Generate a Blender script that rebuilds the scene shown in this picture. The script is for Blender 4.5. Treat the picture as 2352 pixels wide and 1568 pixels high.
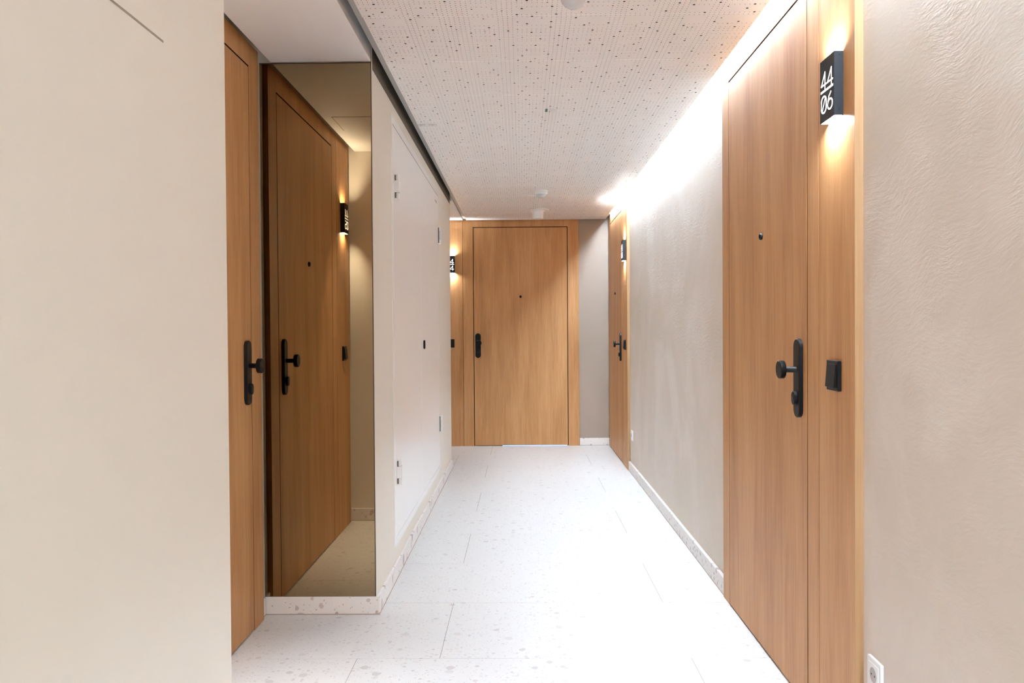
import bpy, math, random
from mathutils import Matrix, Vector
for o in list(bpy.data.objects):
    bpy.data.objects.remove(o)
S = bpy.context.scene
COL = S.collection
random.seed(7)

# ------------------------------------------------------------------ camera, world, exposure
H_CAM, F_PX = 1.1785, 1884.8
YAW, PITCH, ROLL = 0.0121, -0.0143, 0.0068
cy, sy = math.cos(YAW), math.sin(YAW)
cp, sp = math.cos(PITCH), math.sin(PITCH)
cr, sr = math.cos(ROLL), math.sin(ROLL)
fw = Vector((-sy * cp, cy * cp, sp))
r0 = Vector((cy, sy, 0))
u0 = Vector((sy * sp, -cy * sp, cp))
rt = r0 * cr - u0 * sr
up = r0 * sr + u0 * cr
cd = bpy.data.cameras.new('camera')
cam = bpy.data.objects.new('camera', cd)
COL.objects.link(cam)
M = Matrix((rt, up, -fw)).transposed().to_4x4()
M.translation = Vector((0, 0, H_CAM))
cam.matrix_world = M
cd.sensor_width = 36
cd.sensor_fit = 'HORIZONTAL'
cd.lens = F_PX / 2352 * 36
cd.clip_start = .02
S.camera = cam
w = bpy.data.worlds.new('world')
S.world = w
w.use_nodes = True
w.node_tree.nodes['Background'].inputs[0].default_value = (0, 0, 0, 1)
S.view_settings.view_transform = 'Standard'
S.view_settings.look = 'None'
S.view_settings.gamma = 1
S.view_settings.use_curve_mapping = False
S.view_settings.exposure = 0.36
LED_POWER = 318.0
FILL_POWER = 330.0
SIGN_POWER = 1200.0
S.cycles.max_bounces = 12
S.cycles.diffuse_bounces = 8
S.cycles.glossy_bounces = 5
S.cycles.sample_clamp_indirect = 12
S.cycles.caustics_reflective = False
S.cycles.caustics_refractive = False

# ------------------------------------------------------------------ measures (metres)
RP = .8784          # face of the wooden portals on the right
RW = .901           # plaster face of the right wall
LW = -.611          # left wall face
AW = -1.085         # alcove wall face
AP = -1.0618        # alcove portal face
DF = 8.317          # face of the far portal
DW = 8.340          # far wall face
C = 2.286           # underside of the ceiling panels
MY = 3.390          # mirror face
YE = 1.697          # near end wall of the alcove
YP = 7.036          # corner where the side passage opens
TOP = 2.50

# ------------------------------------------------------------------ materials
def newmat(name):
    m = bpy.data.materials.new(name)
    m.use_nodes = True
    nt = m.node_tree
    b = nt.nodes['Principled BSDF']
    return m, nt, b

def N(nt, t, **kw):
    n = nt.nodes.new(t)
    for k, v in kw.items():
        setattr(n, k, v)
    return n

def plain(name, col, rough=.5, metal=0, spec=.5, bump=0, bscale=200):
    m, nt, b = newmat(name)
    b.inputs['Base Color'].default_value = (*col, 1)
    b.inputs['Roughness'].default_value = rough
    b.inputs['Metallic'].default_value = metal
    b.inputs['Specular IOR Level'].default_value = spec
    if bump:
        tc = N(nt, 'ShaderNodeTexCoord')
        no = N(nt, 'ShaderNodeTexNoise')
        no.inputs['Scale'].default_value = bscale
        no.inputs['Detail'].default_value = 3
        bp = N(nt, 'ShaderNodeBump')
        bp.inputs['Strength'].default_value = bump
        bp.inputs['Distance'].default_value = .002
        nt.links.new(tc.outputs['Object'], no.inputs['Vector'])
        nt.links.new(no.outputs['Fac'], bp.inputs['Height'])
        nt.links.new(bp.outputs['Normal'], b.inputs['Normal'])
    return m

def emit(name, col, strength):
    m, nt, b = newmat(name)
    b.inputs['Base Color'].default_value = (.8, .8, .8, 1)
    b.inputs['Emission Color'].default_value = (*col, 1)
    b.inputs['Emission Strength'].default_value = strength
    return m

def ramp(nt, stops):
    r = N(nt, 'ShaderNodeValToRGB')
    e = r.color_ramp.elements
    while len(e) < len(stops):
        e.new(.5)
    for i, (p, c) in enumerate(stops):
        e[i].position = p
        e[i].color = (*c, 1)
    return r

def wood(name, dark, mid, light, seed):
    m, nt, b = newmat(name)
    L = nt.links
    tc = N(nt, 'ShaderNodeTexCoord')
    oi = N(nt, 'ShaderNodeObjectInfo')
    mul = N(nt, 'ShaderNodeMath', operation='MULTIPLY')
    mul.inputs[1].default_value = 37.0
    L.new(oi.outputs['Random'], mul.inputs[0])
    cmb = N(nt, 'ShaderNodeCombineXYZ')
    L.new(mul.outputs[0], cmb.inputs[0])
    cmb.inputs[1].default_value = seed
    ad = N(nt, 'ShaderNodeVectorMath', operation='ADD')
    L.new(tc.outputs['Object'], ad.inputs[0])
    L.new(cmb.outputs[0], ad.inputs[1])
    def layer(sx, sz, scale, detail, rough=.6, dist=0):
        mp = N(nt, 'ShaderNodeMapping')
        mp.inputs['Scale'].default_value = (sx, sx, sz)
        L.new(ad.outputs[0], mp.inputs[0])
        n = N(nt, 'ShaderNodeTexNoise')
        n.inputs['Scale'].default_value = scale
        n.inputs['Detail'].default_value = detail
        n.inputs['Roughness'].default_value = rough
        n.inputs['Distortion'].default_value = dist
        L.new(mp.outputs[0], n.inputs['Vector'])
        return n.outputs['Fac']
    broad = layer(1, .09, 9, 4, .6, .3)
    fine = layer(1, .035, 75, 5, .7)
    pore = layer(1, .02, 330, 2, .5)
    def mixv(a, bb, f):
        x = N(nt, 'ShaderNodeMix')
        x.inputs['Factor'].default_value = f
        L.new(a, x.inputs['A'])
        L.new(bb, x.inputs['B'])
        return x.outputs['Result']
    v = mixv(mixv(broad, fine, .42), pore, .18)
    rp = ramp(nt, [(.36, dark), (.5, mid), (.64, light)])
    L.new(v, rp.inputs[0])
    L.new(rp.outputs[0], b.inputs['Base Color'])
    b.inputs['Roughness'].default_value = .48
    b.inputs['Specular IOR Level'].default_value = .32
    bp = N(nt, 'ShaderNodeBump')
    bp.inputs['Strength'].default_value = .12
    bp.inputs['Distance'].default_value = .001
    L.new(mixv(fine, pore, .5), bp.inputs['Height'])
    L.new(bp.outputs[0], b.inputs['Normal'])
    return m

WOOD = wood('oak_veneer', (.41, .190, .070), (.54, .282, .116), (.64, .365, .165), 0)
WOOD_EDGE = wood('oak_edge', (.38, .215, .105), (.45, .27, .135), (.50, .315, .165), 5)

def plaster(name, base, alt, patch, bump, patchscale=1.6):
    m, nt, b = newmat(name)
    L = nt.links
    g = N(nt, 'ShaderNodeNewGeometry')
    n1 = N(nt, 'ShaderNodeTexNoise')
    n1.inputs['Scale'].default_value = patchscale
    n1.inputs['Detail'].default_value = 6
    n1.inputs['Roughness'].default_value = .62
    n1.inputs['Distortion'].default_value = .6
    L.new(g.outputs['Position'], n1.inputs['Vector'])
    rp = ramp(nt, [(.36, patch), (.52, base), (.68, alt)])
    L.new(n1.outputs['Fac'], rp.inputs[0])
    L.new(rp.outputs[0], b.inputs['Base Color'])
    b.inputs['Roughness'].default_value = .62
    b.inputs['Specular IOR Level'].default_value = .25
    if bump:
        # trowel marks: short streaks whose direction wanders with a slow noise
        mp = N(nt, 'ShaderNodeMapping')
        mp.inputs['Rotation'].default_value = (math.radians(25), 0, 0)
        mp.inputs['Scale'].default_value = (1, .45, 1.6)
        n0 = N(nt, 'ShaderNodeTexNoise')
        n0.inputs['Scale'].default_value = 2.5
        L.new(g.outputs['Position'], n0.inputs['Vector'])
        va = N(nt, 'ShaderNodeVectorMath', operation='MULTIPLY_ADD')
        L.new(n0.outputs['Color'], va.inputs[0])
        va.inputs[1].default_value = (.25, .25, .25)
        L.new(g.outputs['Position'], va.inputs[2])
        L.new(va.outputs[0], mp.inputs[0])
        n2 = N(nt, 'ShaderNodeTexNoise')
        n2.inputs['Scale'].default_value = 55
        n2.inputs['Detail'].default_value = 5
        n2.inputs['Roughness'].default_value = .65
        L.new(mp.outputs[0], n2.inputs['Vector'])
        mk = N(nt, 'ShaderNodeTexNoise')
        mk.inputs['Scale'].default_value = 2.2
        mk.inputs['Detail'].default_value = 2
        L.new(g.outputs['Position'], mk.inputs['Vector'])
        mr = N(nt, 'ShaderNodeMapRange')
        mr.inputs['From Min'].default_value = .42
        mr.inputs['From Max'].default_value = .62
        mr.inputs['To Min'].default_value = .25
        mr.inputs['To Max'].default_value = 1
        L.new(mk.outputs['Fac'], mr.inputs['Value'])
        mu = N(nt, 'ShaderNodeMath', operation='MULTIPLY')
        L.new(n2.outputs['Fac'], mu.inputs[0])
        L.new(mr.outputs[0], mu.inputs[1])
        bp = N(nt, 'ShaderNodeBump')
        bp.inputs['Strength'].default_value = bump
        bp.inputs['Distance'].default_value = .004
        L.new(mu.outputs[0], bp.inputs['Height'])
        L.new(bp.outputs[0], b.inputs['Normal'])
    return m

PLASTER = plaster('trowelled_plaster', (.70, .615, .545), (.75, .685, .62), (.66, .595, .50), .55)
CREAM = plaster('smooth_cream_paint', (.765, .715, .64), (.775, .73, .655), (.755, .70, .625), 0, .7)
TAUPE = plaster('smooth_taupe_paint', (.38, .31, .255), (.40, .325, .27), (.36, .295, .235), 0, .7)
WHITE_CEIL = plain('white_ceiling_paint', (.88, .86, .84), .6)
PANEL = plain('panel_paint', (.88, .845, .82), .42)
JOINT = plain('pale_joint', (.97, .96, .95), .4)  # paler strip along the panel joints
HOLE = plain('hole_dark', (.02, .014, .01), .9)
RAIL = plain('grey_rail', (.42, .42, .40), .5)
BLACK = plain('black_powder_coat', (.006, .006, .0065), .42, 0, .22)
BLACKF = plain('black_sign_metal', (.009, .012, .017), .45, 0, .35, 0, .5)
WHITEP = plain('white_plastic', (.84, .83, .82), .3)
WHITEG = plain('translucent_dome', (.60, .62, .64), .25)
CAB = plain('white_sheet_steel', (.93, .925, .92), .26, 0, .5)
CABGAP = plain('cabinet_gap', (.16, .14, .12), .8)
GAP = plain('door_gap', (.012, .006, .003), .9, 0, .1)
GROUT = plain('grout', (.34, .31, .29), .8)
SEAL = plain('sealant', (.42, .32, .26), .7)
SOCK = plain('socket_recess', (.45, .41, .39), .5)
DARKSTEEL = plain('dark_steel', (.03, .03, .03), .3, .8)
STEEL = plain('steel', (.6, .6, .6), .3, 1)
GREEN = plain('green_tag', (.01, .16, .11), .5)
INK = plain('grey_print', (.28, .24, .22), .7)
LEDM = emit('led_emission', (.84, 1.0, 1.18), LED_POWER)
SIGNL = emit('sign_lamp_emission', (.95, 1.0, 1.04), SIGN_POWER)
DIGIT = emit('digit_emission', (1, .97, .98), 1.6)
BLUE = emit('light_under_door', (.06, .30, 1), 2.0)

def mirror_mat():
    m, nt, b = newmat('bronze_mirror')
    nt.nodes.remove(b)
    g = N(nt, 'ShaderNodeBsdfGlossy')
    g.inputs['Color'].default_value = (.33, .25, .15, 1)
    g.inputs['Roughness'].default_value = .0
    nt.links.new(g.outputs[0], nt.nodes['Material Output'].inputs[0])
    return m
MIRROR = mirror_mat()

def terrazzo(name, base, chips, rough, big=20, small=58, dens3=.6):
    m, nt, b = newmat(name)
    L = nt.links
    g = N(nt, 'ShaderNodeNewGeometry')
    nz = N(nt, 'ShaderNodeTexNoise')
    nz.inputs['Scale'].default_value = 45
    nz.inputs['Detail'].default_value = 2
    L.new(g.outputs['Position'], nz.inputs['Vector'])
    va = N(nt, 'ShaderNodeVectorMath', operation='MULTIPLY_ADD')
    L.new(nz.outputs['Color'], va.inputs[0])
    va.inputs[1].default_value = (.014, .014, .014)
    L.new(g.outputs['Position'], va.inputs[2])
    cur = None
    for k, (sc, rmax, dens) in enumerate(((big, .34, .35), (small, .40, .5), (130, .42, dens3))):
        v = N(nt, 'ShaderNodeTexVoronoi')
        v.inputs['Scale'].default_value = sc
        L.new(va.outputs[0], v.inputs['Vector'])
        sep = N(nt, 'ShaderNodeSeparateColor')
        L.new(v.outputs['Color'], sep.inputs[0])
        # radius grows from 0 for cells whose random value passes the density
        mr = N(nt, 'ShaderNodeMapRange')
        mr.inputs['From Min'].default_value = 1 - dens
        mr.inputs['From Max'].default_value = 1
        mr.inputs['To Min'].default_value = 0
        mr.inputs['To Max'].default_value = rmax
        L.new(sep.outputs[0], mr.inputs['Value'])
        lt = N(nt, 'ShaderNodeMath', operation='LESS_THAN')
        L.new(v.outputs['Distance'], lt.inputs[0])
        L.new(mr.outputs[0], lt.inputs[1])
        rp = ramp(nt, [(0, chips[0]), (.35, chips[1]), (.7, chips[2]), (1, chips[3])])
        rp.color_ramp.interpolation = 'CONSTANT'
        L.new(sep.outputs[1], rp.inputs[0])
        mx = N(nt, 'ShaderNodeMix', data_type='RGBA')
        L.new(lt.outputs[0], mx.inputs['Factor'])
        if cur is None:
            mx.inputs['A'].default_value = (*base, 1)
        else:
            L.new(cur, mx.inputs['A'])
        L.new(rp.outputs[0], mx.inputs['B'])
        cur = mx.outputs['Result']
    L.new(cur, b.inputs['Base Color'])
    b.inputs['Roughness'].default_value = rough
    b.inputs['Specular IOR Level'].default_value = .4
    return m
TERR = terrazzo('terrazzo_tile', (.665, .66, .65), [(.52, .50, .49), (.59, .575, .56), (.55, .53, .515), (.61, .61, .60)], .38)
TERRB = terrazzo('terrazzo_base', (.80, .765, .735), [(.46, .41, .39), (.62, .53, .49), (.54, .50, .49), (.66, .67, .67)], .42, 12, 30, .18)

# ------------------------------------------------------------------ mesh helpers
class MB:
    def __init__(self):
        self.v, self.f, self.m, self.sm = [], [], [], []
    def add(self, vs, fs, mi=0, smooth=False):
        o = len(self.v)
        self.v += [tuple(x) for x in vs]
        for f in fs:
            self.f.append(tuple(i + o for i in f))
            self.m.append(mi)
            self.sm.append(smooth)
    def box(self, x0, x1, y0, y1, z0, z1, mi=0):
        vs = [(x, y, z) for z in (z0, z1) for y in (y0, y1) for x in (x0, x1)]
        fs = [(0, 2, 3, 1), (4, 5, 7, 6), (0, 1, 5, 4), (2, 6, 7, 3), (0, 4, 6, 2), (1, 3, 7, 5)]
        self.add(vs, fs, mi)
        return self
    def prism(self, pts, a0, a1, axis=1, mi=0, smooth=False, cap0=True, cap1=True):
        """pts: 2D outline in the plane across 'axis'; extruded from a0 to a1 along it"""
        def P(p, a):
            if axis == 1: return (p[0], a, p[1])
            if axis == 2: return (p[0], p[1], a)
            return (a, p[0], p[1])
        n = len(pts)
        vs = [P(p, a0) for p in pts] + [P(p, a1) for p in pts]
        sides = [(i, (i + 1) % n, n + (i + 1) % n, n + i) for i in range(n)]
        if axis == 1:
            sides = [tuple(reversed(s)) for s in sides]
            c0, c1 = tuple(range(n)), tuple(reversed(range(n, 2 * n)))
        else:
            c0, c1 = tuple(reversed(range(n))), tuple(range(n, 2 * n))
        self.add(vs, sides, mi, smooth)
        caps = ([c0] if cap0 else []) + ([c1] if cap1 else [])
        self.add(vs, caps, mi)
        return self
    def lathe(self, prof, c=(0, 0, 0), axis=2, n=32, mi=0):
        """prof: (radius, height along axis); closed at radius 0"""
        vs, fs, ring = [], [], []
        for r, h in prof:
            row = []
            for k in range(n if r > 1e-6 else 1):
                a = 2 * math.pi * k / n
                x, y = r * math.cos(a), r * math.sin(a)
                p = (x, y, h) if axis == 2 else ((x, h, y) if axis == 1 else (h, x, y))
                row.append(len(vs))
                vs.append((p[0] + c[0], p[1] + c[1], p[2] + c[2]))
            ring.append(row)
        for a, b in zip(ring, ring[1:]):
            for k in range(n):
                k2 = (k + 1) % n
                if len(a) == 1 and len(b) == 1: continue
                if len(a) == 1: fs.append((a[0], b[k2], b[k]))
                elif len(b) == 1: fs.append((a[k], a[k2], b[0]))
                else: fs.append((a[k], a[k2], b[k2], b[k]))
        self.add(vs, fs, mi, True)
        return self
    def build(self, name, mats, parent=None, bevel=0, seg=2, weld=True):
        me = bpy.data.meshes.new(name)
        me.from_pydata(self.v, [], self.f)
        mats = mats if isinstance(mats, (list, tuple)) else [mats]
        for m in mats: me.materials.append(m)
        me.polygons.foreach_set('material_index', self.m)
        me.polygons.foreach_set('use_smooth', self.sm)
        import bmesh
        bm = bmesh.new()
        bm.from_mesh(me)
        if weld: bmesh.ops.remove_doubles(bm, verts=bm.verts, dist=1e-6)
        bmesh.ops.recalc_face_normals(bm, faces=bm.faces)
        bm.to_mesh(me)
        bm.free()
        if any(self.sm):
            me.set_sharp_from_angle(angle=math.radians(40))
        o = bpy.data.objects.new(name, me)
        COL.objects.link(o)
        if parent: o.parent = parent
        if bevel:
            md = o.modifiers.new('bevel', 'BEVEL')
            md.width = bevel
            md.segments = seg
            md.limit_method = 'ANGLE'
        return o

def tag(o, label=None, cat=None, group=None, kind=None):
    if label: o['label'] = label
    if cat: o['category'] = cat
    if group: o['group'] = group
    if kind: o['kind'] = kind
    return o

def empty(name, loc, rz=0):
    o = bpy.data.objects.new(name, None)
    o.empty_display_size = .1
    COL.objects.link(o)
    o.location = loc
    o.rotation_euler = (0, 0, rz)
    return o

def copy_tree(o, parent=None):
    c = o.copy()
    COL.objects.link(c)
    if parent: c.parent = parent
    for ch in o.children:
        copy_tree(ch, c)
    return c

def rrect(x0, x1, z0, z1, r, n=5):
    pts = []
    for cx, cz, a0 in ((x1 - r, z1 - r, 0), (x0 + r, z1 - r, 90), (x0 + r, z0 + r, 180), (x1 - r, z0 + r, 270)):
        for k in range(n + 1):
            a = math.radians(a0 + 90 * k / n)
            pts.append((cx + r * math.cos(a), cz + r * math.sin(a)))
    return pts

def struct(name, mb, mat, bevel=0):
    o = mb.build(name, mat, None, bevel)
    o['kind'] = 'structure'
    return o

# ------------------------------------------------------------------ the shell
floor = struct('floor', MB().box(-2.7, 1.1, -3.1, 8.5, -.06, -.0012), GROUT)
struct('wall_right', MB().box(RW, RW + .16, -3.1, 8.5, -.06, TOP), PLASTER)
struct('wall_left', MB().box(-1.24, LW, -3.1, YE, -.06, TOP), CREAM)
struct('wall_left', MB().box(-1.24, AW, YE, MY + .010, -.06, TOP), CREAM)
struct('wall_left', MB().box(-2.7, LW, MY + .010, YP, -.06, TOP), CREAM)
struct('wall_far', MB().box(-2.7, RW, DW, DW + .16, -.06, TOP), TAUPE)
struct('wall_near', MB().box(LW, RW, -3.1, -2.98, -.06, TOP), CREAM)
struct('wall_passage', MB().box(-2.7, -2.56, YP, DW, -.06, TOP), CREAM)
ceiling = struct('ceiling', MB().box(-2.7, 1.06, -3.1, 8.5, TOP, TOP + .1), plain('raw_slab', (.10, .095, .09), .9))

# soffits of the alcove and of the side passage hang level with the perforated panels
so = MB().box(-1.0295, -.6145, YE + .006, MY - .003, C, TOP - .002)
soffit = so.build('soffit', WHITE_CEIL, ceiling, .004)
MB().box(-2.55, -.590, YP + .012, DF - .030, C, TOP - .002).build('soffit', WHITE_CEIL, ceiling, .004)
# inspection hatch in the alcove soffit (seen in the mirror)
hm = MB()
hx0, hx1, hy0, hy1 = -.975, -.675, 2.235, 2.525
hm.box(hx0, hx1, hy0, hy1, C - .0016, C + .002)
MB().box(hx0 - .0035, hx1 + .0035, hy0 - .0035, hy1 + .0035, C - .0006, C + .001).build('hatch_gap', CABGAP, soffit)
hm.build('hatch_cover', WHITE_CEIL, soffit)

# ---- perforated ceiling panels: one mesh with real holes, shared by every panel
BIG = [(1,3),(1,12),(1,27),(3,21),(4,25),(6,15),(7,11),(7,18),(9,1),(11,27),(12,14),(12,23),(13,7),(16,14),(17,5),(17,20),(18,16),(21,9),(22,18),(25,6),(25,17),(26,10),(29,8),(30,17),(31,27),(32,24),(33,4),(33,20),(34,0),(34,9),(35,17),(36,13),(38,3),(38,6),(38,23),(39,27),(40,11),(40,17),(42,13),(43,1),(45,5),(45,21),(47,8),(47,14),(47,16),(50,4),(50,17),(52,12),(52,21),(53,9),(54,25),(57,17),(58,13),(59,7),(59,20),(60,4),(61,9),(61,26),(63,22),(65,11),(65,16),(66,6),(66,23),(68,15),(69,27),(71,12),(71,22),(72,4),(77,4),(77,7),(77,18),(77,25),(78,23),(79,27)]
MED = [(1,24),(2,18),(2,26),(3,4),(3,11),(3,16),(7,24),(8,17),(9,26),(10,10),(11,5),(11,19),(14,26),(15,17),(15,24),(16,4),(16,18),(18,7),(21,11),(22,16),(22,24),(24,1),(24,8),(26,24),(27,13),(28,25),(31,3),(31,7),(31,20),(32,12),(35,26),(36,1),(36,9),(37,21),(39,13),(41,18),(44,13),(44,26),(46,4),(49,13),(50,23),(54,12),(55,18),(55,23),(56,6),(57,4),(57,25),(58,9),(58,16),(58,21),(62,14),(63,16),(64,19),(65,2),(67,7),(68,7),(68,14),(71,20),(73,2),(73,9),(73,15),(73,24),(75,5)]
COLS = []
for n_, dense in ((8,0),(3,1),(4,0),(7,1),(5,0),(4,1),(7,0),(5,1),(7,0),(4,1),(5,0),(7,1),(4,0),(3,1),(8,0)):
    COLS += [dense] * n_
ROWS = {0, 5, 7, 8, 9, 11, 13, 14, 17, 19, 20, 21, 23, 27}
PX_, PITCH_Y = .01735, .4895
PYC = (PITCH_Y - .0012) / 28
def panel_mesh():
    big, med = set(BIG), set(MED)
    v, f, mi = [], [], []
    nx, ny = 81, 28
    x0, y0 = -nx * PX_ / 2, 0
    grid = {}
    def gv(i, j):
        if (i, j) not in grid:
            grid[(i, j)] = len(v)
            v.append((x0 + i * PX_ / 2, y0 + j * PYC / 2, 0))
        return grid[(i, j)]
    for c in range(nx):
        for r in range(ny):
            rad = 0
            if (c, r) in big: rad = .0047
            elif (c, r) in med: rad = .0030
            elif COLS[c] or r in ROWS: rad = .0017
            ring = [gv(2*c, 2*r), gv(2*c+1, 2*r), gv(2*c+2, 2*r), gv(2*c+2, 2*r+1), gv(2*c+2, 2*r+2), gv(2*c+1, 2*r+2), gv(2*c, 2*r+2), gv(2*c, 2*r+1)]
            if not rad:
                f.append(tuple(reversed(ring)))
                mi.append(0)
                continue
            cx, cyy = x0 + (c + .5) * PX_, y0 + (r + .5) * PYC
            a0 = len(v)
            for k in range(8):
                a = math.radians(-135 + 45 * k)
                v.append((cx + rad * math.cos(a), cyy + rad * math.sin(a), 0))
            b0 = len(v)
            for k in range(8):
                a = math.radians(-135 + 45 * k)
                v.append((cx + rad * math.cos(a), cyy + rad * math.sin(a), .004))
            for k in range(8):
                k2 = (k + 1) % 8
                f.append((ring[k2], ring[k], a0 + k, a0 + k2)); mi.append(0)
                f.append((a0 + k2, a0 + k, b0 + k, b0 + k2)); mi.append(1)
            f.append(tuple(b0 + k for k in reversed(range(8)))); mi.append(1)
    X0, X1, Y1, t = x0, x0 + nx * PX_, ny * PYC, .0125
    o = len(v)
    v += [(X0, 0, 0), (X1, 0, 0), (X1, Y1, 0), (X0, Y1, 0), (X0, 0, t), (X1, 0, t), (X1, Y1, t), (X0, Y1, t)]
    for q in ((0, 1, 5, 4), (1, 2, 6, 5), (2, 3, 7, 6), (3, 0, 4, 7), (4, 5, 6, 7)):
        f.append(tuple(i + o for i in q)); mi.append(0)
    me = bpy.data.meshes.new('ceiling_panel')
    me.from_pydata(v, [], f)
    me.materials.append(PANEL)
    me.materials.append(HOLE)
    me.polygons.foreach_set('material_index', mi)
    return me
pm = panel_mesh()
for k in range(-12, 11):
    o = bpy.data.objects.new('ceiling_panel', pm)
    COL.objects.link(o)
    o.parent = ceiling
    o.location = (.1468 + random.uniform(-.0018, .0018), 2.912 + PITCH_Y * k, C + random.uniform(0, .0008))
    o.rotation_euler = (0, 0, random.uniform(-.0012, .0012))
    MB().box(-.552, .845, o.location.y - .0032, o.location.y + .0008, C - .0004, C + .004).build('joint_strip', JOINT, ceiling)
MB().box(-.584, -.548, -2.95, DF - .03, C + .0140, C + .032).build('edge_rail', RAIL, ceiling)
MB().box(.842, .850, -2.95, DF - .03, C + .0140, TOP - .002).build('edge_rail', RAIL, ceiling)  # unseen; carried up to the slab to block slot light from the void

struct('painted_shade_1', MB().box(LW, LW + .0006, MY + .0105, YP, 2.257, TOP), plain('dark_shadow_band', (.11, .085, .06), .8))  # dark strip: shade beside the ceiling gap put into the wall colour

# ---- terrazzo tiles
def tile(x0, x1, y0, y1):
    g = .0011
    if x1 - x0 < .02: return
    mb = MB().box(x0 + g, x1 - g, y0 + g, y1 - g, -.010, 0)
    mb.build('tile', TERR, floor, .0006, 1)
y = 2.929 - .6 * 10
k = -10
while y < DW:
    off = -.303 if k % 2 == 0 else .600
    lo = -1.085 if y < 6.5 else -2.56
    if y + .6 <= 1.7: lo = LW
    xs = [off + 1.2 * j for j in range(-4, 4)]
    for a in xs:
        tile(max(a, lo), min(a + 1.2, RW), max(y, -2.98), min(y + .6, DW))
    y += .6
    k += 1

# ------------------------------------------------------------------ skirting
BH, BT = .0745, .012
def base(name, segs):
    """segs: (x0,x1,y0,y1) footprints of the boards"""
    root = None
    mb = MB()
    for s in segs:
        mb.box(*s, .0025, BH)
    root = struct(name, mb, TERRB, .0012)
    ms = MB()
    for x0, x1, y0, y1 in segs:
        ms.box(x0 - .0012, x1 + .0012, y0 - .0012, y1 + .0012, 0.0002, .0027)
    ms.build('sealant_joint', SEAL, root)
    return root
base('baseboard_right', [(RW - .017, RW - .0005, 3.602, 6.852)])
base('baseboard_right', [(RW - .017, RW - .0005, -2.97, 2.170)])
base('baseboard_far', [(.5815, RW - .001, DW - BT - .003, DW - .0005)])
base('baseboard_left', [(LW + .0005, LW + BT, MY + .0105, YP + .012)])
base('baseboard_left', [(AW + .013, LW + BT, MY - .0035, MY + .0095)])
base('baseboard_left', [(AW + .0005, AW + .0125, 3.333, MY + .0095)])
base('baseboard_left', [(AW + .0005, AW + .0125, YE + .013, 1.740)])
base('baseboard_left', [(AW + .0005, LW + BT, YE + .0005, YE + .0125)])
base('baseboard_left', [(LW + .0005, LW + BT, -2.97, YE)])
base('baseboard_passage', [(-2.55, LW + BT, YP + .0005, YP + .012)])

# ------------------------------------------------------------------ doors
# local frame of a door: x to the right for someone facing it, y into the wall, z up; face of leaf at y = 0
LH, TH = 2.212, .0225
def stadium(cx, zc, w_, h_, n=10):
    r = w_ / 2
    pts = []
    for k in range(n + 1):
        a = math.pi * k / n
        pts.append((cx + r * math.cos(a), zc + h_ / 2 - r + r * math.sin(a)))
    for k in range(n + 1):
        a = math.pi + math.pi * k / n
        pts.append((cx + r * math.cos(a), zc - h_ / 2 + r + r * math.sin(a)))
    return pts

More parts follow.
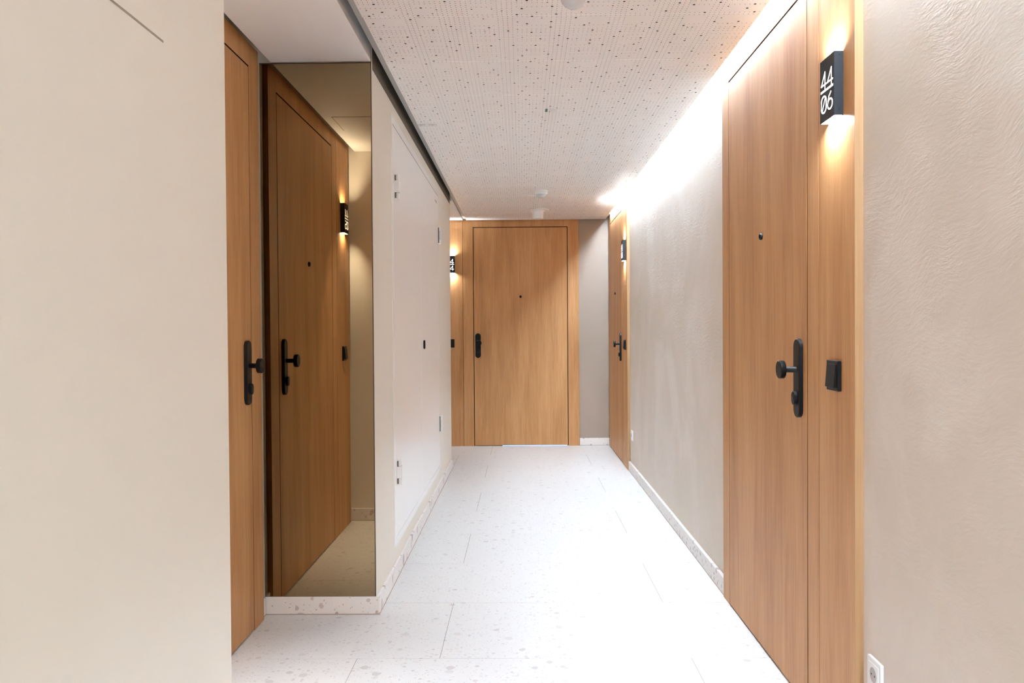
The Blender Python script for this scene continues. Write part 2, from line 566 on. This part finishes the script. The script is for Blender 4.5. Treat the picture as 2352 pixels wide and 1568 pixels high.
def door(n, loc, rz, W_, fl, fr, hs, pan=None, glow=False, label=None):
    """leaf spans x 0..W_; fl/fr frame widths; hs: +1 handle at the right, -1 at the left; pan: (x0,x1) side panel"""
    root = empty('door_%d' % n, loc, rz)
    tag(root, label, None, None, 'structure')
    g = .0072
    MB().box(-.01, W_ + .01, .0185, .0222, .004, LH + .01).build('rebate', GAP, root)
    gk = MB()
    gk.box(-g + .0001, -.0001, .0015, .0184, .004, LH + g)
    gk.box(W_ + .0001, W_ + g - .0001, .0015, .0184, .004, LH + g)
    gk.box(0, W_, .0015, .0184, LH + .0001, LH + g - .0001)
    gk.build('gap_shade', GAP, root, weld=False)  # dark filler, shade inside the gap put into its colour
    lf = MB().box(0, W_, 0, .018, .0065, LH).build('door_leaf', WOOD, root, .0008, 1)
    fm = MB()
    fm.box(-fl, -g, 0, TH, 0, 2.309)
    fm.box(W_ + g, W_ + fr, 0, TH, 0, 2.309)
    fm.box(-g, W_ + g, 0, TH, LH + g, 2.309)
    fm.build('door_frame', WOOD, root, .0006, 1, weld=False)
    if pan:
        a, b = pan
        MB().box(a, b, 0, TH, 0, 2.309).build('side_panel', WOOD, root, .0006, 1)
        # solid edging on the open end
        if b > W_:
            MB().box(b + .0001, b + .0012, -.0001, TH, 0, 2.309).build('edge_band', WOOD_EDGE, root)
        else:
            MB().box(a - .0012, a - .0001, -.0001, TH, 0, 2.309).build('edge_band', WOOD_EDGE, root)
    hx = W_ - .0345 - .026 if hs > 0 else .0345 + .004
    # escutcheon plate
    mb = MB()
    o_, i_ = stadium(hx, 1.020, .055, .249), stadium(hx, 1.020, .050, .244)
    mb.prism(o_, -.011, 0, 1, 0, True, False, True)
    nn = len(o_)
    vs = [(p[0], -.011, p[1]) for p in o_] + [(p[0], -.0135, p[1]) for p in i_]
    mb.add(vs, [(q, (q + 1) % nn, nn + (q + 1) % nn, nn + q) for q in range(nn)], 0, True)
    mb.add([(p[0], -.0135, p[1]) for p in i_], [tuple(range(nn))])
    pl = mb.build('handle_plate', BLACK, root)
    kx = hx - hs * .010
    kb = MB()
    kb.lathe([(0, -.066), (.0265, -.066), (.0285, -.064), (.0285, -.050), (.0275, -.0485), (.011, -.0475), (.0095, -.046), (.0095, -.0135), (0, -.0135)], (0, 0, 0), 1, 40)
    # crank the neck back to the plate's middle line
    kb.v = [(x + hx + (kx - hx) * min(1, max(0, (-y_ - .0135) / .034)), y_, z + 1.047) for x, y_, z in kb.v]
    kb.build('knob', BLACK, pl)
    cb = MB()
    cb.prism(stadium(hx, .957, .030, .042), -.024, -.0135, 1, 0, True)
    cb.build('lock_rosette', BLACK, pl, .001, 2)
    MB().prism(stadium(hx, .953, .009, .016), -.0250, -.0240, 1).build('keyhole', DARKSTEEL, pl)
    # peephole
    pb = MB()
    pb.lathe([(0, -.006), (.006, -.0062), (.0075, -.0085), (.0105, -.0085), (.012, -.006), (.012, 0), (0, 0)], (W_ / 2, 0, 1.512), 1, 28)
    pb.build('peephole', BLACK, root)
    if glow:
        MB().box(.28, W_ - .01, .004, .012, .0012, .0062).build('light_gap', BLUE, root)
    return root

R90 = math.pi / 2
LW_ = .944
# near right door: leaf y 2.541..3.485 ; local x = -(world y) from 3.485
door(1, (RP, 3.485, 0), -R90, LW_, .115, .101, 1, (LW_ + .1045, 3.485 - 2.1765), label='nearest oak flush door in the right wall with black knob on long plate')
door(2, (RP, 8.164, 0), -R90, LW_, .113, .101, 1, (LW_ + .1045, 8.164 - 6.855), label='oak flush door in the right wall beside the far wall')
door(3, (-.4835, DF, 0), 0, LW_, .1095, .1175, -1, (-.374, -.1130), True, label='oak flush door facing the camera in the far wall')
door(4, (AP, 2.185, 0), R90, 1.020, .118, .122, 1, (1.742 - 2.185, -.1215), label='oak flush door in the left alcove beside the tinted mirror')

# ------------------------------------------------------------------ apartment number signs
def stroke(mb, pts, wd, x0, z0, sx, sz, closed=False):
    P = [(x0 + p[0] * sx, z0 + p[1] * sz) for p in pts]
    if closed: P.append(P[0])
    for a, b in zip(P, P[1:]):
        dx, dz = b[0] - a[0], b[1] - a[1]
        l = math.hypot(dx, dz) or 1
        ux, uz = dx / l * wd * .42, dz / l * wd * .42
        nx_, nz_ = -dz / l * wd / 2, dx / l * wd / 2
        q = [(a[0] - ux + nx_, a[1] - uz + nz_), (a[0] - ux - nx_, a[1] - uz - nz_), (b[0] + ux - nx_, b[1] + uz - nz_), (b[0] + ux + nx_, b[1] + uz + nz_)]
        mb.prism(q, -.0006, 0, 1)
def arc(cx, cz, rx, rz, a0, a1, n=12):
    return [(cx + rx * math.cos(math.radians(a0 + (a1 - a0) * k / n)), cz + rz * math.sin(math.radians(a0 + (a1 - a0) * k / n))) for k in range(n + 1)]
def digit(mb, ch, x0, z0, sx, sz, wd):
    if ch == '4':
        stroke(mb, [(.74, 0), (.74, 1), (.02, .26), (1, .26)], wd, x0, z0, sx, sz)
    if ch == '0':
        stroke(mb, arc(.5, .72, .46, .28, 0, 180) + arc(.5, .28, .46, .28, 180, 360), wd, x0, z0, sx, sz, True)
        stroke(mb, [(.22, .16), (.78, .84)], wd * .8, x0, z0, sx, sz)
    if ch == '6':
        stroke(mb, arc(.5, .3, .46, .30, 180, 540, 20), wd, x0, z0, sx, sz)
        stroke(mb, [(.04, .3), (.10, .52), (.30, .80), (.66, 1)], wd, x0, z0, sx, sz)
    if ch == '5':
        stroke(mb, [(.90, 1), (.10, 1), (.06, .54)] + arc(.46, .31, .48, .30, 125, -140, 16), wd, x0, z0, sx, sz)
    if ch == '3':
        stroke(mb, arc(.48, .75, .42, .25, 150, -90, 12), wd, x0, z0, sx, sz)
        stroke(mb, arc(.48, .26, .48, .26, 90, -150, 14), wd, x0, z0, sx, sz)

def sign(loc, rz, top, bot, label):
    W_, D_, Hs, t = .105, .0248, .174, .0018
    root = empty('number_sign', loc, rz)      # origin: middle of the back, local y = 0 on the panel, face towards -y
    tag(root, label, 'sign', 'glowing flat number signs on the door panels')
    hb = MB()
    h = Hs / 2
    hb.box(-W_/2, W_/2, -D_, -D_ + t, -h, h)
    hb.box(-W_/2, -W_/2 + t, -D_ + t, 0, -h, h)
    hb.box(W_/2 - t, W_/2, -D_ + t, 0, -h, h)
    hs = hb.build('housing', BLACKF, root, weld=False)
    inn = MB()
    e = .0003
    for sx_ in (-1, 1):
        inn.box(sx_ * (W_/2 - t - e) - .0004, sx_ * (W_/2 - t - e) + .0004 * 0, -D_ + t + e, -.001, -h + .001, h - .001)
    inn.box(-W_/2 + t + e, W_/2 - t - e, -D_ + t + e, -D_ + t + .0008, -h + .001, h - .001)
    inn.box(-W_/2 + t + e, W_/2 - t - e, -.0012, -.0004, -h + .001, h - .001)
    inn.build('liner', WHITEP, root, weld=False)
    lb = MB().box(-.047, .047, -.0185, -.005, -h + .026, h - .026)
    lb.m = [1, 1, 0, 0, 0, 0]
    lb.build('lamp_bar', [WHITEP, SIGNL], root, weld=False)
    mb = MB()
    dz, wd = .0495, .0043
    for row, s in enumerate((top, bot)):
        z0 = h - .0355 - dz if row == 0 else h - .1010 - dz
        for k, ch in enumerate(s):
            digit(mb, ch, -.0425 + k * .0465, z0 + .002, .0385, dz - .004, wd)
    mb.prism([(-.046, -.0045), (.046, -.0045), (.046, .0015), (-.046, .0015)], -.0006, 0, 1)
    mb.v = [(x, y_ - D_, z) for x, y_, z in mb.v]
    mb.build('numerals', DIGIT, root, weld=False)
    for sx_ in (-1, 1):
        for z in (-h + .016, h - .010):
            sc = MB().lathe([(0, -.0006), (.0022, -.0006), (.0022, .0002)], (0, 0, 0), 0, 12)
            sc.v = [(sx_ * (W_/2 - x), y_ - .0105, zz + z) for x, y_, zz in sc.v]
            sc.build('screw', BLACK, hs)
    return root
ZS = 1.8435
sign((RP, 2.3045, ZS), -R90, '44', '06', 'dark number sign 44 over 06, the nearest one, on oak beside a switch')
sign((RP, 6.985, ZS), -R90, '44', '03', 'dark number sign seen edge-on beside the far door of the right wall')
sign((-.7265, DF, ZS), 0, '44', '04', 'dark number sign facing the camera, half hidden by the corner of the left wall')
sign((AP, 1.909, ZS), R90, '44', '05', 'dark number sign in the left alcove, seen reflected in the tinted mirror')

def switch(loc, rz, label):
    root = empty('light_switch', loc, rz)
    tag(root, label, 'switch', 'square black rocker switches under the number signs')
    a = .0420
    MB().box(-a, a, -.0105, 0, -a, a).build('switch_frame', BLACK, root, .0012)
    r = MB()
    b = .0325
    vs = [(-b, -.0105, -b), (b, -.0105, -b), (b, -.0105, b), (-b, -.0105, b), (-b, -.0185, -b), (b, -.0185, -b), (b, -.0135, b), (-b, -.0135, b)]
    r.add(vs, [(0, 1, 2, 3), (4, 7, 6, 5), (0, 4, 5, 1), (1, 5, 6, 2), (2, 6, 7, 3), (3, 7, 4, 0)])
    r.build('rocker', BLACK, root, .0008)
    return root
ZW = 1.0445
switch((RP, 2.308, ZW), -R90, 'square black rocker switch under the 44/06 sign, right of the knob')
switch((RP, 6.985, ZW), -R90, 'square black rocker switch beside the far door in the right wall')
switch((-.7265, DF, ZW), 0, 'square black rocker switch facing the camera, half hidden by the left wall corner')
switch((AP, 1.906, ZW), R90, 'square black rocker switch in the alcove, seen only in the tinted mirror')

# ------------------------------------------------------------------ tinted mirror
mr = MB().box(-1.0765, -.6155, MY, MY + .0065, .0745, 2.281).build('mirror', [MIRROR, BLACK])
mr.data.materials.clear()
mr.data.materials.append(MIRROR); mr.data.materials.append(plain('mirror_edge', (.05, .04, .03), .4))
for p in mr.data.polygons:
    p.material_index = 0 if p.normal.y < -.9 else 1
mr['label'] = 'tall bronze tinted wall mirror filling the end of the alcove'
mr['category'] = 'mirror'
me_ = MB()
me_.box(-1.0765, -.6155, MY - .0008, MY + .006, .0722, .0750)
me_.box(-1.0765, -.6155, MY - .0008, MY + .006, 2.2805, 2.2845)
me_.box(-.6170, -.6140, MY - .0008, MY + .006, .0722, 2.2845)
me_.build('edge_strip', plain('bronze_edge', (.045, .028, .018), .4), mr, weld=False)
MB().box(-.6135, -.6110, MY + .0005, MY + .0095, .0745, TOP - .002).build('corner_bead', CREAM, mr)

# ------------------------------------------------------------------ service cabinet in the left wall
cab = empty('service_cabinet', (LW, 4.942, 0))
tag(cab, 'white sheet steel service cabinet with two flush doors in the left wall', 'cabinet')
def cbox(y0, y1, z0, z1, x0, x1): return MB().box(x0, x1, y0 - 4.942, y1 - 4.942, z0, z1)
fr = cbox(3.868, 3.893, .151, 2.197, .0003, .0045)
for a in ((5.985, 6.012, .151, 2.197), (3.893, 5.985, 2.158, 2.197), (3.893, 5.985, .151, .190)):
    fr.box(.0003, .0045, a[0] - 4.942, a[1] - 4.942, a[2], a[3])
fr.build('cabinet_frame', CAB, cab, weld=False)
cbox(3.893, 5.985, .190, 2.158, .0003, .0010).build('cabinet_gap', CABGAP, cab)
cbox(3.8955, 5.9825, 2.1536, 2.1579, .0008, .0044).build('gap_shade_strip', CABGAP, cab)  # dark strip painted in for the shaded gap above the doors
leaves = []
for a, b in ((3.8955, 4.9395), (4.9425, 5.9825)):
    leaves.append(cbox(a, b, .1925, 2.1530, .0012, .0050).build('cabinet_door', CAB, cab, .0008, 2))
for yh, leaf, s in ((3.962, leaves[0], -1), (6.004, leaves[1], 1)):
    for zc in (1.870, .494):
        hb = MB()
        for z0, z1, dx, dy in ((-.060, -.030, 0, 0), (-.0285, .0285, .0035, -.005 if s < 0 else .008), (.030, .060, 0, 0)):
            hb.box(.004, .0235 + dx, yh - 4.942 - .019 + dy, yh - 4.942 + .019 + dy, zc + z0, zc + z1)
        hb.build('hinge', WHITEP, leaf, .003, 3, weld=False)
        MB().box(.0042, .0125, yh - 4.942 - .0215, yh - 4.942 - .004, zc - .055, zc + .055).build('hinge_shade', CABGAP, leaf)  # dark box paints the shaded side of the knuckles
lk = MB()
lk.prism([(p[0], p[1]) for p in stadium(5.052 - 4.942, 1.091, .030, .054)], .005, .015, 0, 0, True)
lk.build('lock', BLACK, leaves[1], .002, 2)
MB().prism(stadium(5.052 - 4.942, 1.091, .014, .036), .0151, .0158, 0).build('lock_flap', plain('dark_grey', (.05, .05, .05), .4), leaves[1])
pr = MB()
yy = 5.79
for k, wd in enumerate((.018, .010, .016, .012, .020, .014)):
    pr.box(.0051, .0053, yy - 4.942, yy - 4.942 + wd, 2.088 - (k % 2) * .004, 2.104)
    yy += wd + .006
pr.build('printed_mark', INK, leaves[1])

# access hatch in the near left wall
ah = empty('access_hatch', (LW, 1.404, 1.677))
tag(ah, 'square flush access hatch painted like the near left wall', 'hatch')
MB().box(.0001, .0007, -.403, .0012, -.0035, .403).build('hatch_gap', plain('hatch_gap_mat', (.30, .25, .20), .8), ah)
MB().box(.0002, .0012, -.400, 0, 0, .400).build('hatch_cover', CREAM, ah)

# ------------------------------------------------------------------ sockets
def socket(name, loc, label):
    root = empty(name, loc, -R90)
    tag(root, label, 'socket', 'white wall sockets low on the right wall')
    a = .0405
    fr_ = MB()
    fr_.prism(rrect(-a, a, -a, a, .004), -.0085, 0, 1)
    fr_.build('socket_frame', WHITEP, root, .002, 2)
    ins = MB()
    ins.prism(rrect(-.0285, .0285, -.0285, .0285, .003), -.0105, -.0085, 1)
    ins.build('insert', WHITEP, root, .0008)
    well = MB()
    well.lathe([(.0205, -.0106), (.0195, -.0112), (.0195, -.0108), (.019, -.0050), (0, -.0050)], (0, 0, 0), 1, 32)
    MB().lathe([(0, -.01065), (.0195, -.01065), (.0195, -.0104), (0, -.0104)], (0, 0, 0), 1, 32).build('recess', SOCK, root)
    pins = MB()
    for x in (-.0095, .0095):
        pins.lathe([(0, -.0109), (.0026, -.0109), (.0026, -.0106)], (x, 0, 0), 1, 12)
    pins.build('pin_hole', BLACK, root)
    return root
socket('wall_socket', (RW - .0002, 2.093, .291), 'white wall socket just above the skirting at the near right edge')
socket('wall_socket', (RW - .0002, 6.725, .306), 'small white wall socket beside the far door of the right wall')

# ------------------------------------------------------------------ things on the ceiling
def pir(x, y_, label):
    root = empty('motion_sensor', (x, y_, C))
    tag(root, label, 'sensor', 'round white motion sensors on the perforated ceiling')
    MB().lathe([(0, 0), (.052, 0), (.053, -.004), (.052, -.012), (.047, -.0135), (.047, -.016), (.051, -.018), (.051, -.026), (.044, -.032), (.0, -.032)], n=40).build('sensor_ring', WHITEP, root)
    MB().lathe([(.041, -.0315), (.038, -.040), (.030, -.050), (.018, -.057), (.008, -.0595), (0, -.060)], n=40).build('sensor_lens', WHITEG, root)
    return root
pir(.161, 6.56, 'round white motion sensor with grey lens, farther one, near the end door')
pir(.175, 2.700, 'round white motion sensor with pale lens cut by the top of the picture')
cup = empty('smoke_alarm', (.155, 7.60, C))
tag(cup, 'white cup shaped smoke alarm with wide flange under the far ceiling', 'alarm')
MB().lathe([(0, 0), (.100, 0), (.103, -.003), (.102, -.008), (.092, -.011), (.062, -.012), (0, -.012)], n=44).build('flange', WHITEP, cup)
MB().lathe([(.068, -.011), (.058, -.018), (.054, -.028), (.0495, -.078), (.047, -.083), (.043, -.085), (0, -.085)], n=44).build('housing', WHITEP, cup)
sd = empty('ceiling_sensor', (.170, 4.165, C))
tag(sd, 'small white disc on the ceiling with a green tag beside it', 'sensor')
MB().lathe([(0, 0), (.021, 0), (.0225, -.003), (.021, -.007), (.012, -.009), (0, -.0092)], n=32).build('disc', WHITEP, sd)
MB().box(-.045, -.0325, -.026, .028, -.0016, -.0002).build('green_tag', GREEN, sd, .0004, 1)
lb = empty('ceiling_sticker', (-.503, 4.437, C))
tag(lb, 'flat printed strip sticker on the ceiling beside the left edge', 'sticker')
MB().box(-.050, .050, -.024, .024, -.0006, -.0002).build('backing', PANEL, lb)
pk = MB()
for a in ((-.049, -.0475, -.022, .022), (.0475, .049, -.022, .022), (-.044, .044, .019, .0205), (-.044, .044, -.0205, -.019), (-.041, -.0395, -.018, .018)):
    pk.box(a[0], a[1], a[2], a[3], -.0010, -.0006)
for k in range(12):
    if k in (4, 5, 6): continue
    x = -.036 + k * .0066
    pk.box(x, x + .0028, -.012, .012 - (k % 3) * .005, -.0010, -.0006)
pk.build('printed_mark', INK, lb)

# ------------------------------------------------------------------ LED strip in the slot along the right wall
led = empty('led_strip_light', (.8672, 0, C + .0265))
tag(led, 'long bright LED strip hidden in the slot between ceiling and right wall', 'light')
MB().box(-.0095, RW - .8675, -2.93, 8.27, .0008, .014).build('profile', RAIL, led)
lm = MB()
y = -2.9
while y < 8.0:
    lm.box(-.0075, .0075, y, min(y + .495, 8.2), 0, .0006)
    y += .5
lm.build('diffuser', LEDM, led, weld=False)

# ------------------------------------------------------------------ unseen downlights added as fill: behind the camera, in passage and alcove
FILLM = emit('fill_emission', (.93, 1.0, 1.07), FILL_POWER)
def fill_light(x, y_, label, mat=None):
    root = empty('fill_downlight', (x, y_, C))
    tag(root, label, 'light', 'added fill downlights')
    MB().lathe([(.052, -.0002), (.060, -.0035), (.066, -.0035), (.068, -.0002)], n=36).build('ring', WHITEP, root)
    MB().lathe([(0, -.0012), (.051, -.0012), (.051, -.0002), (0, -.0002)], n=36).build('lamp_disc', mat or FILLM, root)
fill_light(.25, -.95, 'added fill downlight in the ceiling behind the camera, nearer one')
fill_light(.25, -2.15, 'added fill downlight in the ceiling behind the camera, farther one')
fill_light(-1.75, 7.65, 'added fill downlight in the soffit of the side passage', emit('passage_fill_emission', (.93, 1, 1.07), 160))
al = empty('alcove_fill', (-.795, 2.165, C))  # unseen fill added with a beam to brighten the alcove
tag(al, 'small fill downlight added in the alcove soffit beside the near end wall', 'light')
MB().lathe([(.030, -.0002), (.036, -.0030), (.040, -.0030), (.042, -.0002)], n=36).build('ring', WHITEP, al)
MB().lathe([(0, -.0010), (.029, -.0010), (.029, -.0002), (0, -.0002)], n=36).build('lamp_disc', emit('alcove_fill_emission', (.93, 1, 1.07), 12), al)
ld = bpy.data.lights.new('alcove_fill_beam', 'SPOT')
ld.energy = 120
ld.color = (.93, 1, 1.07)
ld.spot_size = math.radians(52)
ld.spot_blend = 1.0
ld.shadow_soft_size = .03
lo = bpy.data.objects.new('alcove_fill_beam', ld)
COL.objects.link(lo)
lo.parent = al
lo.location = (0, 0, -.006)
